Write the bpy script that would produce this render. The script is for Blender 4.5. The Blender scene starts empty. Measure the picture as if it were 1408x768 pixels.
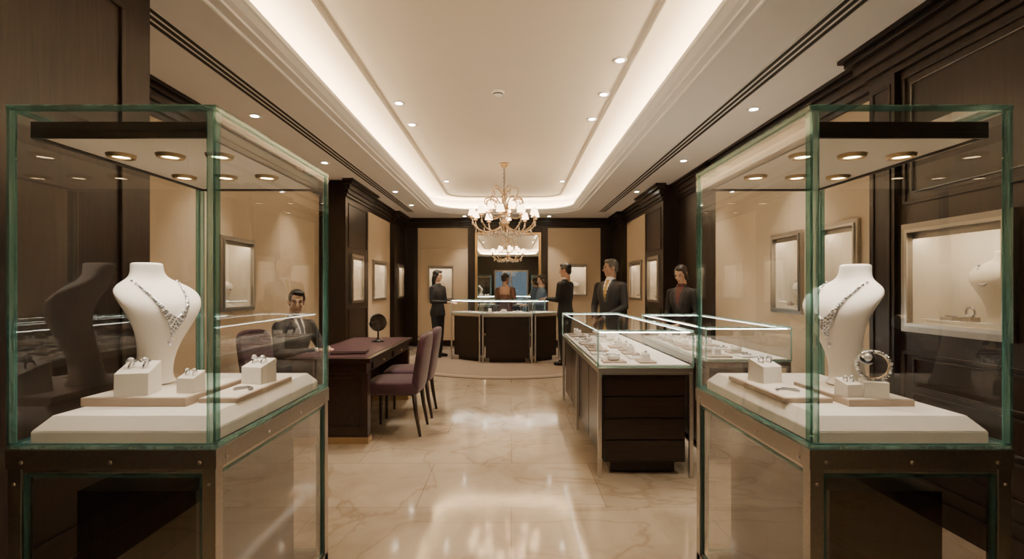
import bpy, bmesh, math, random
from mathutils import Vector, Matrix, Euler
from mathutils.bvhtree import BVHTree
random.seed(7)
scene = bpy.context.scene
COL = scene.collection

# ------------------------------------------------------------------ materials
def newmat(name):
    m = bpy.data.materials.new(name); m.use_nodes = True
    nt = m.node_tree
    return m, nt, nt.nodes, nt.links, nt.nodes['Principled BSDF']

def mat(name, col, rough=0.5, metal=0.0, bump=0.0, bscale=60, var=0.0, sheen=0.0, coat=0.0):
    m, nt, N, L, b = newmat(name)
    b.inputs['Base Color'].default_value = (*col, 1)
    b.inputs['Roughness'].default_value = rough
    b.inputs['Metallic'].default_value = metal
    b.inputs['Sheen Weight'].default_value = sheen
    b.inputs['Coat Weight'].default_value = coat
    tc = N.new('ShaderNodeTexCoord')
    nz = N.new('ShaderNodeTexNoise'); nz.inputs['Scale'].default_value = bscale
    nz.inputs['Detail'].default_value = 4
    L.new(tc.outputs['Object'], nz.inputs['Vector'])
    if var > 0:
        r = N.new('ShaderNodeValToRGB')
        r.color_ramp.elements[0].position = 0.3; r.color_ramp.elements[1].position = 0.7
        r.color_ramp.elements[0].color = (*[c*(1-var) for c in col], 1)
        r.color_ramp.elements[1].color = (*[min(1, c*(1+var)) for c in col], 1)
        L.new(nz.outputs['Fac'], r.inputs['Fac']); L.new(r.outputs['Color'], b.inputs['Base Color'])
    if bump > 0:
        bp = N.new('ShaderNodeBump'); bp.inputs['Strength'].default_value = bump
        bp.inputs['Distance'].default_value = 0.002
        L.new(nz.outputs['Fac'], bp.inputs['Height']); L.new(bp.outputs['Normal'], b.inputs['Normal'])
    return m

def emis(name, col, strength):
    m, nt, N, L, b = newmat(name)
    b.inputs['Base Color'].default_value = (*col, 1)
    b.inputs['Emission Color'].default_value = (*col, 1)
    b.inputs['Emission Strength'].default_value = strength
    return m

def wood(name, c0, c1, rough=0.35, sc=(28, 28, 1.6)):
    m, nt, N, L, b = newmat(name)
    tc = N.new('ShaderNodeTexCoord'); mp = N.new('ShaderNodeMapping')
    mp.inputs['Scale'].default_value = sc
    nz = N.new('ShaderNodeTexNoise'); nz.inputs['Scale'].default_value = 1.6
    nz.inputs['Detail'].default_value = 8; nz.inputs['Roughness'].default_value = 0.65
    nz.inputs['Distortion'].default_value = 0.6
    r = N.new('ShaderNodeValToRGB')
    r.color_ramp.elements[0].position = 0.32; r.color_ramp.elements[1].position = 0.72
    r.color_ramp.elements[0].color = (*c0, 1); r.color_ramp.elements[1].color = (*c1, 1)
    L.new(tc.outputs['Object'], mp.inputs['Vector']); L.new(mp.outputs['Vector'], nz.inputs['Vector'])
    L.new(nz.outputs['Fac'], r.inputs['Fac']); L.new(r.outputs['Color'], b.inputs['Base Color'])
    b.inputs['Roughness'].default_value = rough
    b.inputs['Specular IOR Level'].default_value = .35
    bp = N.new('ShaderNodeBump'); bp.inputs['Strength'].default_value = 0.12; bp.inputs['Distance'].default_value = 0.002
    L.new(nz.outputs['Fac'], bp.inputs['Height']); L.new(bp.outputs['Normal'], b.inputs['Normal'])
    return m

def glassmat(name, tint, base=0.05, grough=0.0, gcol=(1, 1, 1)):
    m = bpy.data.materials.new(name); m.use_nodes = True
    nt = m.node_tree; N = nt.nodes; L = nt.links
    N.remove(N['Principled BSDF']); out = N['Material Output']
    tr = N.new('ShaderNodeBsdfTransparent'); tr.inputs['Color'].default_value = (*tint, 1)
    gl = N.new('ShaderNodeBsdfGlossy'); gl.inputs['Roughness'].default_value = grough
    gl.inputs['Color'].default_value = (*gcol, 1)
    lw = N.new('ShaderNodeLayerWeight'); lw.inputs['Blend'].default_value = 0.5
    pw = N.new('ShaderNodeMath'); pw.operation = 'POWER'; pw.inputs[1].default_value = 4.0
    ma = N.new('ShaderNodeMath'); ma.operation = 'MULTIPLY_ADD'
    ma.inputs[1].default_value = 0.85; ma.inputs[2].default_value = base
    mx = N.new('ShaderNodeMixShader')
    L.new(lw.outputs['Facing'], pw.inputs[0]); L.new(pw.outputs[0], ma.inputs[0])
    L.new(ma.outputs[0], mx.inputs['Fac']); L.new(tr.outputs[0], mx.inputs[1]); L.new(gl.outputs[0], mx.inputs[2])
    L.new(mx.outputs[0], out.inputs['Surface'])
    return m

def edgeglass(name, col, tint, fac=0.55):
    m = bpy.data.materials.new(name); m.use_nodes = True
    nt = m.node_tree; N = nt.nodes; L = nt.links
    b = N['Principled BSDF']; out = N['Material Output']
    tc = N.new('ShaderNodeTexCoord'); nz = N.new('ShaderNodeTexNoise')
    mp = N.new('ShaderNodeMapping'); mp.inputs['Scale'].default_value = (1, 1, 0.12)
    nz.inputs['Scale'].default_value = 24
    r = N.new('ShaderNodeValToRGB')
    r.color_ramp.elements[0].position = .35; r.color_ramp.elements[1].position = .68
    r.color_ramp.elements[0].color = (*[c*0.6 for c in col], 1); r.color_ramp.elements[1].color = (*[min(1, c*1.3) for c in col], 1)
    L.new(tc.outputs['Object'], mp.inputs['Vector']); L.new(mp.outputs[0], nz.inputs['Vector'])
    L.new(nz.outputs['Fac'], r.inputs['Fac']); L.new(r.outputs['Color'], b.inputs['Base Color'])
    b.inputs['Roughness'].default_value = 0.05; b.inputs['Coat Weight'].default_value = 1.0
    b.inputs['Specular IOR Level'].default_value = 1.0
    tr = N.new('ShaderNodeBsdfTransparent'); tr.inputs['Color'].default_value = (*tint, 1)
    mx = N.new('ShaderNodeMixShader'); mx.inputs['Fac'].default_value = fac
    L.new(tr.outputs[0], mx.inputs[1]); L.new(b.outputs[0], mx.inputs[2]); L.new(mx.outputs[0], out.inputs['Surface'])
    return m

WOOD = wood('dark_walnut', (.0075, .0042, .003), (.027, .0145, .010), .34)
WOODH = wood('dark_walnut_h', (.009, .005, .0036), (.028, .016, .011), .3, (1.6, 28, 28))
WOODP = wood('desk_walnut', (.015, .0078, .0055), (.040, .020, .014), .28, (20, 1.6, 28))
BEIGE = mat('beige_wall_fabric', (.61, .49, .345), .75, bump=.15, bscale=220, var=.04)
CEIL = mat('ceiling_plaster', (.84, .825, .80), .85, var=.01, bscale=5)
CEIL2 = mat('upper_ceiling_plaster', (.83, .76, .66), .75, var=.01, bscale=5)
SLOT = mat('slot_dark', (.02, .018, .016), .7)
CREAM = mat('cream_suede', (.80, .735, .64), .85, bump=.3, bscale=260, var=.04)
LINEN = mat('cream_linen', (.82, .775, .71), .9, bump=.5, bscale=420, var=.05)
TAUPE = mat('taupe_suede', (.46, .37, .30), .85, bump=.2, bscale=260, var=.05)
METAL = mat('brushed_nickel', (.56, .53, .49), .32, 1.0, bump=.05, bscale=120, var=.08)
METALD = mat('bronze_metal', (.38, .355, .325), .36, 1.0, bump=.05, bscale=120, var=.08)
CANOPY = mat('canopy_metal', (.11, .10, .095), .3, 1.0, bump=.05, bscale=120, var=.08)
GOLD = mat('antique_gold', (.55, .40, .22), .28, 1.0, var=.1)
BRASS = mat('champagne_brass', (.66, .50, .30), .3, 1.0, var=.05)
MIRROR = mat('mirror_silver', (.92, .92, .90), .01, 1.0)
DIAM = mat('diamond_silver', (.50, .51, .55), .16, 1.0, var=.35, bscale=500)
DIAMW = mat('diamond_bright', (.92, .92, .95), .1, .5, coat=1)
PURPLE = mat('purple_velvet', (.048, .013, .028), .85, sheen=.25, var=.25, bscale=14)
PURPLEL = mat('plum_leather', (.050, .017, .027), .42, var=.1, bscale=30)
CHLEG = mat('chair_leg_wood', (.028, .012, .008), .35, var=.2)
RUG = mat('taupe_rug', (.25, .195, .15), .95, bump=.8, bscale=160, var=.15)
BLACKM = mat('black_metal', (.015, .014, .013), .35, .6)
GLASS = glassmat('clear_glass', (.975, .985, .982), .05)
GLASSD = glassmat('smoked_glass', (.82, .80, .78), .18)
TEAL = edgeglass('glass_edge_teal', (.12, .29, .275), (.66, .86, .83), .36)
TEALL = edgeglass('glass_edge_light', (.42, .64, .61), (.80, .95, .93), .45)
E_COVE = emis('cove_led', (1, .75, .46), 92)
E_DOWN = emis('downlight_lamp', (1, .88, .70), 40)
E_CASE = emis('case_lamp', (1, .76, .44), 26)
E_NICHE = emis('niche_led', (1, .81, .58), 46)
E_LINE = emis('counter_led', (1, .93, .82), 20)
E_SHADE = emis('chandelier_shade', (1, .74, .46), 7.5)
CRYSTAL = mat('amber_crystal', (.50, .37, .25), .12, .35, coat=.6, var=.3, bscale=40)
CRYSTW = mat('clear_crystal', (.70, .66, .60), .08, .3, coat=.8)

def marble():
    m, nt, N, L, b = newmat('marble_tile_floor')
    tc = N.new('ShaderNodeTexCoord')
    br = N.new('ShaderNodeTexBrick'); br.offset = 0.5
    br.inputs['Scale'].default_value = 1.0; br.inputs['Brick Width'].default_value = 1.2
    br.inputs['Row Height'].default_value = 0.8; br.inputs['Mortar Size'].default_value = 0.0025
    br.inputs['Color1'].default_value = (.46, .385, .295, 1); br.inputs['Color2'].default_value = (.55, .465, .365, 1)
    br.inputs['Mortar'].default_value = (.30, .235, .175, 1)
    n1 = N.new('ShaderNodeTexNoise'); n1.inputs['Scale'].default_value = 1.5; n1.inputs['Detail'].default_value = 10
    n1.inputs['Roughness'].default_value = .62; n1.inputs['Distortion'].default_value = .8
    r = N.new('ShaderNodeValToRGB'); cr = r.color_ramp
    cr.elements[0].position = .30; cr.elements[0].color = (.74, .69, .63, 1)
    cr.elements[1].position = .70; cr.elements[1].color = (1.10, 1.08, 1.05, 1)
    e = cr.elements.new(.5); e.color = (.96, .945, .92, 1)
    n2 = N.new('ShaderNodeTexNoise'); n2.inputs['Scale'].default_value = .8; n2.inputs['Detail'].default_value = 12
    n2.inputs['Distortion'].default_value = 1.2
    r2 = N.new('ShaderNodeValToRGB'); c2 = r2.color_ramp
    c2.elements[0].position = .484; c2.elements[0].color = (1, 1, 1, 1)
    c2.elements[1].position = .516; c2.elements[1].color = (1, 1, 1, 1)
    e = c2.elements.new(.5); e.color = (.68, .60, .52, 1)
    for t in (n1, n2, br): L.new(tc.outputs['Object'], t.inputs['Vector'])
    L.new(n1.outputs['Fac'], r.inputs['Fac']); L.new(n2.outputs['Fac'], r2.inputs['Fac'])
    m1 = N.new('ShaderNodeMix'); m1.data_type = 'RGBA'; m1.blend_type = 'MULTIPLY'; m1.inputs[0].default_value = 1
    m2 = N.new('ShaderNodeMix'); m2.data_type = 'RGBA'; m2.blend_type = 'MULTIPLY'; m2.inputs[0].default_value = .6
    L.new(br.outputs['Color'], m1.inputs[6]); L.new(r.outputs['Color'], m1.inputs[7])
    L.new(m1.outputs[2], m2.inputs[6]); L.new(r2.outputs['Color'], m2.inputs[7])
    L.new(m2.outputs[2], b.inputs['Base Color'])
    # polish varies slightly over the stone
    mr_ = N.new('ShaderNodeMapRange'); mr_.inputs['To Min'].default_value = .06; mr_.inputs['To Max'].default_value = .11
    L.new(n1.outputs['Fac'], mr_.inputs['Value']); L.new(mr_.outputs[0], b.inputs['Roughness'])
    b.inputs['Specular IOR Level'].default_value = .95
    bp = N.new('ShaderNodeBump'); bp.inputs['Strength'].default_value = .03; bp.inputs['Distance'].default_value = .01
    L.new(n1.outputs['Fac'], bp.inputs['Height']); L.new(bp.outputs['Normal'], b.inputs['Normal'])
    return m
MARBLE = marble()

# ------------------------------------------------------------------ mesh builder
class MB:
    def __init__(s):
        s.v = []; s.f = []; s.m = []; s.s = []; s.mats = []
    def mi(s, m):
        if m not in s.mats: s.mats.append(m)
        return s.mats.index(m)
    def add(s, vs, fs, m, smooth=False, M=None):
        o = len(s.v)
        for p in vs:
            p = Vector(p)
            s.v.append(M @ p if M is not None else p)
        i = s.mi(m) if not isinstance(m, list) else None
        for k, f in enumerate(fs):
            s.f.append([o+a for a in f]); s.m.append(i if i is not None else s.mi(m[k])); s.s.append(smooth)
    def bb(s, x0, x1, y0, y1, z0, z1, m, M=None):
        vs = [(x0, y0, z0), (x1, y0, z0), (x1, y1, z0), (x0, y1, z0), (x0, y0, z1), (x1, y0, z1), (x1, y1, z1), (x0, y1, z1)]
        s.add(vs, [(0, 3, 2, 1), (4, 5, 6, 7), (0, 1, 5, 4), (1, 2, 6, 5), (2, 3, 7, 6), (3, 0, 4, 7)], m, False, M)
    def quad(s, a, b, c, d, m): s.add([a, b, c, d], [(0, 1, 2, 3)], m)
    def prism(s, poly, z0, z1, m, top=None):
        n = len(poly)
        t = top or poly
        vs = [(p[0], p[1], z0) for p in poly]+[(p[0], p[1], z1) for p in t]
        fs = [tuple(reversed(range(n))), tuple(range(n, 2*n))]+[(i, (i+1) % n, n+(i+1) % n, n+i) for i in range(n)]
        s.add(vs, fs, m)
    def rings(s, R, m, smooth=True, cap=True, M=None):
        n = len(R[0]); vs = [p for r in R for p in r]; fs = []
        for i in range(len(R)-1):
            for j in range(n):
                fs.append((i*n+j, i*n+(j+1) % n, (i+1)*n+(j+1) % n, (i+1)*n+j))
        if cap:
            fs.append(tuple(reversed(range(n)))); fs.append(tuple(range((len(R)-1)*n, len(R)*n)))
        s.add(vs, fs, m, smooth, M)
    def tube(s, P, r, m, n=8, M=None, closed=False, smooth=True):
        P = [Vector(p) for p in P]
        rr = r if isinstance(r, (list, tuple)) else [r]*len(P)
        R = []; up = None
        for i, p in enumerate(P):
            if closed: t = P[(i+1) % len(P)]-P[i-1]
            else: t = P[min(i+1, len(P)-1)]-P[max(i-1, 0)]
            t.normalize()
            if up is None: up = Vector((0, 0, 1)) if abs(t.z) < .9 else Vector((1, 0, 0))
            a = t.cross(up); 
            if a.length < 1e-6: a = t.cross(Vector((0, 1, 0)))
            a.normalize(); b = a.cross(t).normalized(); up = b
            R.append([p+(a*math.cos(2*math.pi*k/n)+b*math.sin(2*math.pi*k/n))*rr[i] for k in range(n)])
        if closed: R.append(R[0])
        s.rings(R, m, smooth, not closed, M)
    def cyl(s, a, b, r0, r1=None, m=None, n=16, M=None): s.tube([a, b], [r0, r0 if r1 is None else r1], m, n, M, smooth=n > 5)
    def sph(s, c, r, m, n=12, k=8, M=None):
        if not isinstance(r, (tuple, list)): r = (r, r, r)
        vs = [(c[0], c[1], c[2]-r[2])]; fs = []
        for i in range(1, k):
            a = -math.pi/2+math.pi*i/k
            for j in range(n):
                b = 2*math.pi*j/n
                vs.append((c[0]+r[0]*math.cos(a)*math.cos(b), c[1]+r[1]*math.cos(a)*math.sin(b), c[2]+r[2]*math.sin(a)))
        vs.append((c[0], c[1], c[2]+r[2])); T = len(vs)-1
        for j in range(n): fs.append((0, 1+(j+1) % n, 1+j))
        for i in range(k-2):
            for j in range(n):
                a = 1+i*n+j; b = 1+i*n+(j+1) % n
                fs.append((a, b, b+n, a+n))
        for j in range(n): fs.append((T, 1+(k-2)*n+j, 1+(k-2)*n+(j+1) % n))
        s.add(vs, fs, m, True, M)
    def caps(s, a, b, r0, r1, m, n=12):
        s.sph(a, r0, m, n, 8); s.sph(b, r1, m, n, 8)
        s.cyl(a, b, r0, r1, m, n)
    def lathe(s, prof, m, c=(0, 0, 0), n=20, M=None, cap=True):
        R = [[Vector((c[0]+r*math.cos(2*math.pi*j/n), c[1]+r*math.sin(2*math.pi*j/n), c[2]+z)) for j in range(n)] for r, z in prof]
        s.rings(R, m, True, cap, M)
    def loft(s, rs, m, n=28, e=1.0, M=None):
        """rs: (z, rx, ry, cx, cy)"""
        R = []
        for z, rx, ry, cx, cy in rs:
            ring = []
            for j in range(n):
                t = 2*math.pi*j/n; c = math.cos(t); q = math.sin(t)
                ring.append(Vector((cx+rx*math.copysign(abs(c)**e, c), cy+ry*math.copysign(abs(q)**e, q), z)))
            R.append(ring)
        s.rings(R, m, True, True, M)
    def sell(s, c, r, m, e=.35, n=28, k=16, fn=None, M=None):
        def pw(x): return math.copysign(abs(x)**e, x)
        R = []
        for i in range(k+1):
            a = -math.pi/2+math.pi*i/k
            a = max(-math.pi/2+.02, min(math.pi/2-.02, a))
            ring = []
            for j in range(n):
                b = 2*math.pi*j/n
                p = Vector((c[0]+r[0]*pw(math.cos(a))*pw(math.cos(b)), c[1]+r[1]*pw(math.cos(a))*pw(math.sin(b)), c[2]+r[2]*pw(math.sin(a))))
                if fn: p = fn(p)
                ring.append(p)
            R.append(ring)
        s.rings(R, m, True, True, M)
    def obj(s, name, loc=(0, 0, 0), rz=0, bevel=0, parent=None, scale=1):
        me = bpy.data.meshes.new(name)
        me.from_pydata([tuple(p) for p in s.v], [], s.f)
        for m in s.mats: me.materials.append(m)
        me.polygons.foreach_set('material_index', s.m)
        me.polygons.foreach_set('use_smooth', s.s)
        me.update()
        bm = bmesh.new(); bm.from_mesh(me); 
        bmesh.ops.recalc_face_normals(bm, faces=bm.faces); bm.to_mesh(me); bm.free()
        o = bpy.data.objects.new(name, me); COL.objects.link(o)
        o.location = loc; o.rotation_euler = (0, 0, math.radians(rz)); o.scale = (scale,)*3
        if bevel:
            b = o.modifiers.new('bevel', 'BEVEL'); b.width = bevel; b.segments = 2
            b.limit_method = 'ANGLE'; b.angle_limit = math.radians(50)
        if parent: o.parent = parent
        return o

def spot(name, loc, energy, size=70, blend=.6, col=(1, .88, .72), target=None, rad=.03, parent=None):
    l = bpy.data.lights.new(name, 'SPOT'); l.energy = energy; l.spot_size = math.radians(size)
    l.spot_blend = blend; l.color = col; l.shadow_soft_size = rad
    o = bpy.data.objects.new(name, l); COL.objects.link(o); o.location = loc
    if target is not None:
        o.rotation_euler = (Vector(target)-Vector(loc)).to_track_quat('-Z', 'Y').to_euler()
    if parent:
        o.parent = parent; o.matrix_parent_inverse = Matrix.Translation(parent.location).inverted()
    return o

# ------------------------------------------------------------------ room shell
ZC = 3.0; ZU = 3.30
f = MB(); f.bb(-3.3, 3.3, -3.2, 12.4, -.1, 0, MARBLE); f.obj('floor')

def rloop(d, x0=-1.74, x1=1.44, y0=-2.2, y1=11.15, r=.85, n=14):
    x0 += d; x1 -= d; y0 += d; y1 -= d; r = max(r-d, .05)
    P = []
    for cx, cy, a0 in ((x1-r, y1-r, 0), (x0+r, y1-r, 90), (x0+r, y0+r, 180), (x1-r, y0+r, 270)):
        for i in range(n+1):
            a = math.radians(a0+90*i/n); P.append((cx+r*math.cos(a), cy+r*math.sin(a)))
    return P
def sweep(mb, prof, m, smooth=False, close=False):
    R = [[Vector((p[0], p[1], z)) for p in rloop(d)] for d, z in prof]
    if close: R.append(R[0])
    mb.rings(R, m, smooth, False)

c = MB()
bm = bmesh.new()
inner = [bm.verts.new((x, y, ZC)) for x, y in rloop(0)]
outer = [bm.verts.new(p) for p in ((-3.2, -3.1, ZC), (3.2, -3.1, ZC), (3.2, 12.3, ZC), (-3.2, 12.3, ZC))]
ed = []
for Lp in (inner, outer):
    for i in range(len(Lp)): ed.append(bm.edges.new((Lp[i], Lp[(i+1) % len(Lp)])))
bmesh.ops.triangle_fill(bm, edges=ed, use_beauty=True, use_dissolve=False)
bm.verts.index_update()
c.add([v.co.copy() for v in bm.verts], [[v.index for v in fa.verts] for fa in bm.faces], CEIL); bm.free()
sweep(c, [(0, 3.0), (0, 2.985), (.012, 2.982), (.024, 2.985), (.028, 3.0), (.09, 3.004), (.094, 3.018), (.13, 3.028), (.165, 3.05), (.18, 3.056), (.185, 3.075), (.185, 3.085), (-.10, 3.085), (-.10, ZU)], CEIL)
c.quad((-3.2, -3.1, ZU), (3.2, -3.1, ZU), (3.2, 12.3, ZU), (-3.2, 12.3, ZU), CEIL2)
c.quad((-3.2, -3.1, ZU+.05), (3.2, -3.1, ZU+.05), (3.2, 12.3, ZU+.05), (-3.2, 12.3, ZU+.05), CEIL2)
sweep(c, [(.40, ZU-.0005), (.40, ZU-.022), (.415, ZU-.024), (.425, ZU-.012), (.44, ZU-.010), (.44, ZU-.0005)], CEIL2)
c.obj('ceiling')
lv = MB(); sweep(lv, [(-.04, 3.10), (-.04, 3.115), (.0, 3.115), (.0, 3.10)], E_COVE, close=True); lv.obj('trim_1_cove_led_strip')

for x in (-2.22, 1.88):
    sl = MB()
    for k in range(3):
        sl.bb(k*.05, .028+k*.05, -5, 8.3, -.004, -.001, SLOT)
    sl.bb(-.018, -.006, -5, 8.3, -.006, -.001, CEIL); sl.bb(.134, .146, -5, 8.3, -.006, -.001, CEIL)
    sl.obj('linear_air_diffuser', (x, 2.6, ZC))

def seg(mb, P0, P1, z0, z1, m, holes=()):
    P0 = Vector((*P0, 0)); P1 = Vector((*P1, 0)); Lh = (P1-P0).length; u = (P1-P0)/Lh
    us = sorted({0, Lh, *[h[0] for h in holes], *[h[1] for h in holes]}); zs = sorted({z0, z1, *[h[2] for h in holes], *[h[3] for h in holes]})
    for i in range(len(us)-1):
        for j in range(len(zs)-1):
            cu = (us[i]+us[i+1])/2; cz = (zs[j]+zs[j+1])/2
            if any(h[0] < cu < h[1] and h[2] < cz < h[3] for h in holes): continue
            a = P0+u*us[i]; b = P0+u*us[i+1]
            mb.quad((a.x, a.y, zs[j]), (b.x, b.y, zs[j]), (b.x, b.y, zs[j+1]), (a.x, a.y, zs[j+1]), m)

BUSTP = [(0, .080, .070, 0, .0), (.010, .082, .072, 0, .0), (.016, .070, .060, 0, .0), (.05, .064, .054, 0, -.002), (.10, .066, .050, 0, -.012), (.16, .080, .050, 0, -.030), (.21, .102, .054, 0, -.048), (.26, .132, .056, 0, -.060),
         (.30, .155, .055, 0, -.058), (.335, .168, .050, 0, -.040), (.362, .166, .045, 0, -.016), (.385, .140, .043, 0, .004), (.402, .100, .043, 0, .020), (.418, .070, .045, 0, .030),
         (.440, .057, .049, 0, .036), (.462, .055, .052, 0, .038), (.470, .054, .051, 0, .038), (.474, .045, .042, 0, .038)]
def mini_bust(mb, cx, cy, z, s, M=None):
    mb.loft([(z+a*s, b*s, c2*s, cx+d*s, cy+e*s) for a, b, c2, d, e in BUSTP], CREAM, 24, 1, M)
    P = []
    for i in range(23):
        t = -1+2*i/22
        P.append((cx+.10*s*t, cy-.112*s+.07*s*t*t, z+(.25+.13*t*t)*s))
    for p in P: mb.sph(p, .010*s, DIAM, 6, 4, M)

def niche(P, rz, w, z0, z1, big=False, fr=METALD, fw=.035):
    """P: xy of hole centre on the wall face"""
    h = z1-z0; b = MB(); D = .24
    b.quad((-w/2, D, 0), (w/2, D, 0), (w/2, D, h), (-w/2, D, h), CREAM)
    b.quad((-w/2, 0, 0), (-w/2, D, 0), (-w/2, D, h), (-w/2, 0, h), CREAM)
    b.quad((w/2, 0, 0), (w/2, D, 0), (w/2, D, h), (w/2, 0, h), CREAM)
    b.quad((-w/2, 0, 0), (w/2, 0, 0), (w/2, D, 0), (-w/2, D, 0), CREAM)
    b.quad((-w/2, 0, h), (w/2, 0, h), (w/2, D, h), (-w/2, D, h), CREAM)
    for a0, a1, c0, c1 in ((-w/2-fw, -w/2, -fw, h+fw), (w/2, w/2+fw, -fw, h+fw), (-w/2, w/2, -fw, 0), (-w/2, w/2, h, h+fw)):
        b.bb(a0, a1, -.03, .0, c0, c1, fr)
    for a0, a1, c0, c1 in ((-w/2-fw*.35, -w/2, -fw*.35, h+fw*.35), (w/2, w/2+fw*.35, -fw*.35, h+fw*.35), (-w/2, w/2, -fw*.35, 0), (-w/2, w/2, h, h+fw*.35)):
        b.bb(a0, a1, -.04, -.03, c0, c1, METAL)
    b.bb(-w/2, w/2, .0, .008, h-.04, h, fr)
    b.bb(-w/2+.02, w/2-.02, .02, .035, h-.012, h-.002, E_NICHE)
    b.bb(-w/2+.03, w/2-.03, .06, D-.02, 0, .022, LINEN)
    if big:
        mini_bust(b, .115, .14, .022, .84)
        b.bb(-.07, -.01, .09, .15, .022, .05, TAUPE); b.bb(-.22, -.14, .10, .17, .022, .042, TAUPE)
        b.tube([(-.04+.028*math.cos(t*math.pi/9), .12, .078+.028*math.sin(t*math.pi/9)) for t in range(18)], .006, DIAM, 6, closed=True)
        b.tube([(-.18+.03*math.cos(t*math.pi/6), .13+.02*math.sin(t*math.pi/6), .05) for t in range(12)], .005, DIAM, 6, closed=True)
    else:
        mini_bust(b, 0, .14, .022, min(.62, h*.8/.46*.8, w/.42))
        b.bb(-w*.32, -w*.32+.05, .07, .11, .022, .05, TAUPE); b.sph((-w*.32+.025, .09, .058), .01, DIAM, 8, 6)
    b.quad((-w/2, -.005, 0), (w/2, -.005, 0), (w/2, -.005, h), (-w/2, -.005, h), GLASS)
    b.obj('wall_display_niche', (P[0], P[1], z0), rz)

NZ0, NZ1 = 1.18, 1.86
wl = MB(); wr = MB(); trim = MB()
def side(mb, sgn, x, y0, y1, m, niches=(), zz=None, crown=True):
    hs = [(a-y0, b-y0, (zz or (NZ0, NZ1))[0], (zz or (NZ0, NZ1))[1]) for a, b in niches]
    seg(mb, (x, y0), (x, y1), 0, ZC, m, hs)
    for a, b in niches:
        niche((x, (a+b)/2), 90 if sgn < 0 else -90, b-a, *(zz or (NZ0, NZ1)), big=zz is not None, fw=.055 if zz else .045)
    if crown:
        for zt, zb, pr in ((2.76, 2.80, .03), (2.80, 2.86, .06), (2.86, 2.93, .09), (2.93, 2.97, .13), (2.97, 3.0, .16)):
            e = pr if m is WOOD else 0
            a, b = (x, x+pr) if sgn < 0 else (x-pr, x)
            trim.bb(a, b, y0-e, y1+e, zt, zb, WOOD)
    a, b = (x, x+.02) if sgn < 0 else (x-.02, x)
    trim.bb(a, b, y0-.0, y1, 0, .14, WOOD)
def pframe(sgn, x, y0, y1, z0, z1, m=None, w=.022, d=.014):
    a, b = (x, x+d) if sgn < 0 else (x-d, x)
    m = m or WOOD
    trim.bb(a, b, y0, y1, z0, z0+w, m); trim.bb(a, b, y0, y1, z1-w, z1, m)
    trim.bb(a, b, y0, y0+w, z0+w, z1-w, m); trim.bb(a, b, y1-w, y1, z0+w, z1-w, m)
# left
side(wl, -1, -2.03, -3.1, 2.86, WOOD, crown=False)
seg(wl, (-2.03, 2.86), (-3.0, 2.86), 0, ZC, WOOD)
pframe(-1, -2.03, 1.6, 2.66, .25, 2.85); pframe(-1, -2.03, -.2, 1.45, .25, 2.85)
side(wl, -1, -2.9, 2.86, 7.68, BEIGE, [(5.10, 5.66)])
seg(wl, (-2.9, 7.68), (-2.5, 7.68), 0, ZC, WOOD)
side(wl, -1, -2.5, 7.68, 8.9, WOOD, [(7.95, 8.5)])
pframe(-1, -2.5, 7.80, 8.78, 2.0, 2.68); pframe(-1, -2.5, 7.80, 8.78, .25, 1.05)
seg(wl, (-2.6, 8.9), (-2.5, 8.9), 0, ZC, WOOD)
side(wl, -1, -2.6, 8.9, 10.9, BEIGE, [(9.55, 10.45)])
seg(wl, (-2.6, 10.9), (-2.5, 10.9), 0, ZC, WOOD)
side(wl, -1, -2.5, 10.9, 12.0, WOOD, [(11.2, 11.65)])
# right
side(wr, 1, 2.5, -3.1, 3.5, WOOD, [(2.56, 3.17)], (1.16, 1.72))
seg(wr, (2.5, 3.5), (2.65, 3.5), 0, ZC, WOOD)
trim.bb(2.46, 2.5, 3.27, 3.5, .0, 2.76, WOOD)
pframe(1, 2.46, 3.30, 3.47, .25, 2.70, d=.008)
pframe(1, 2.5, 2.15, 3.24, 1.9, 2.72); pframe(1, 2.5, 2.15, 3.24, .2, .98); pframe(1, 2.5, .6, 2.05, .2, 2.72)
pframe(1, 2.5, 2.22, 3.17, 1.97, 2.65, METALD, .006, .016)
for z in (.32, .54, .76): pframe(1, 2.5, 2.25, 3.15, z, z+.19, w=.012, d=.02)
side(wr, 1, 2.65, 3.5, 6.6, BEIGE, [(3.9, 4.3), (4.65, 5.1)])
side(wr, 1, 2.65, 6.6, 8.04, WOOD)
seg(wr, (2.4, 8.04), (2.65, 8.04), 0, ZC, WOOD)
side(wr, 1, 2.4, 8.04, 9.15, WOOD, [(8.28, 8.82)])
pframe(1, 2.4, 8.14, 9.05, 2.0, 2.68); pframe(1, 2.4, 8.14, 9.05, .25, 1.05)
seg(wr, (2.4, 9.15), (2.5, 9.15), 0, ZC, WOOD)
side(wr, 1, 2.5, 9.15, 11.0, BEIGE, [(9.75, 10.6)])
seg(wr, (2.4, 11.0), (2.5, 11.0), 0, ZC, WOOD)
side(wr, 1, 2.4, 11.0, 12.0, WOOD)
wl.obj('wall_left'); wr.obj('wall_right')
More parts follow.
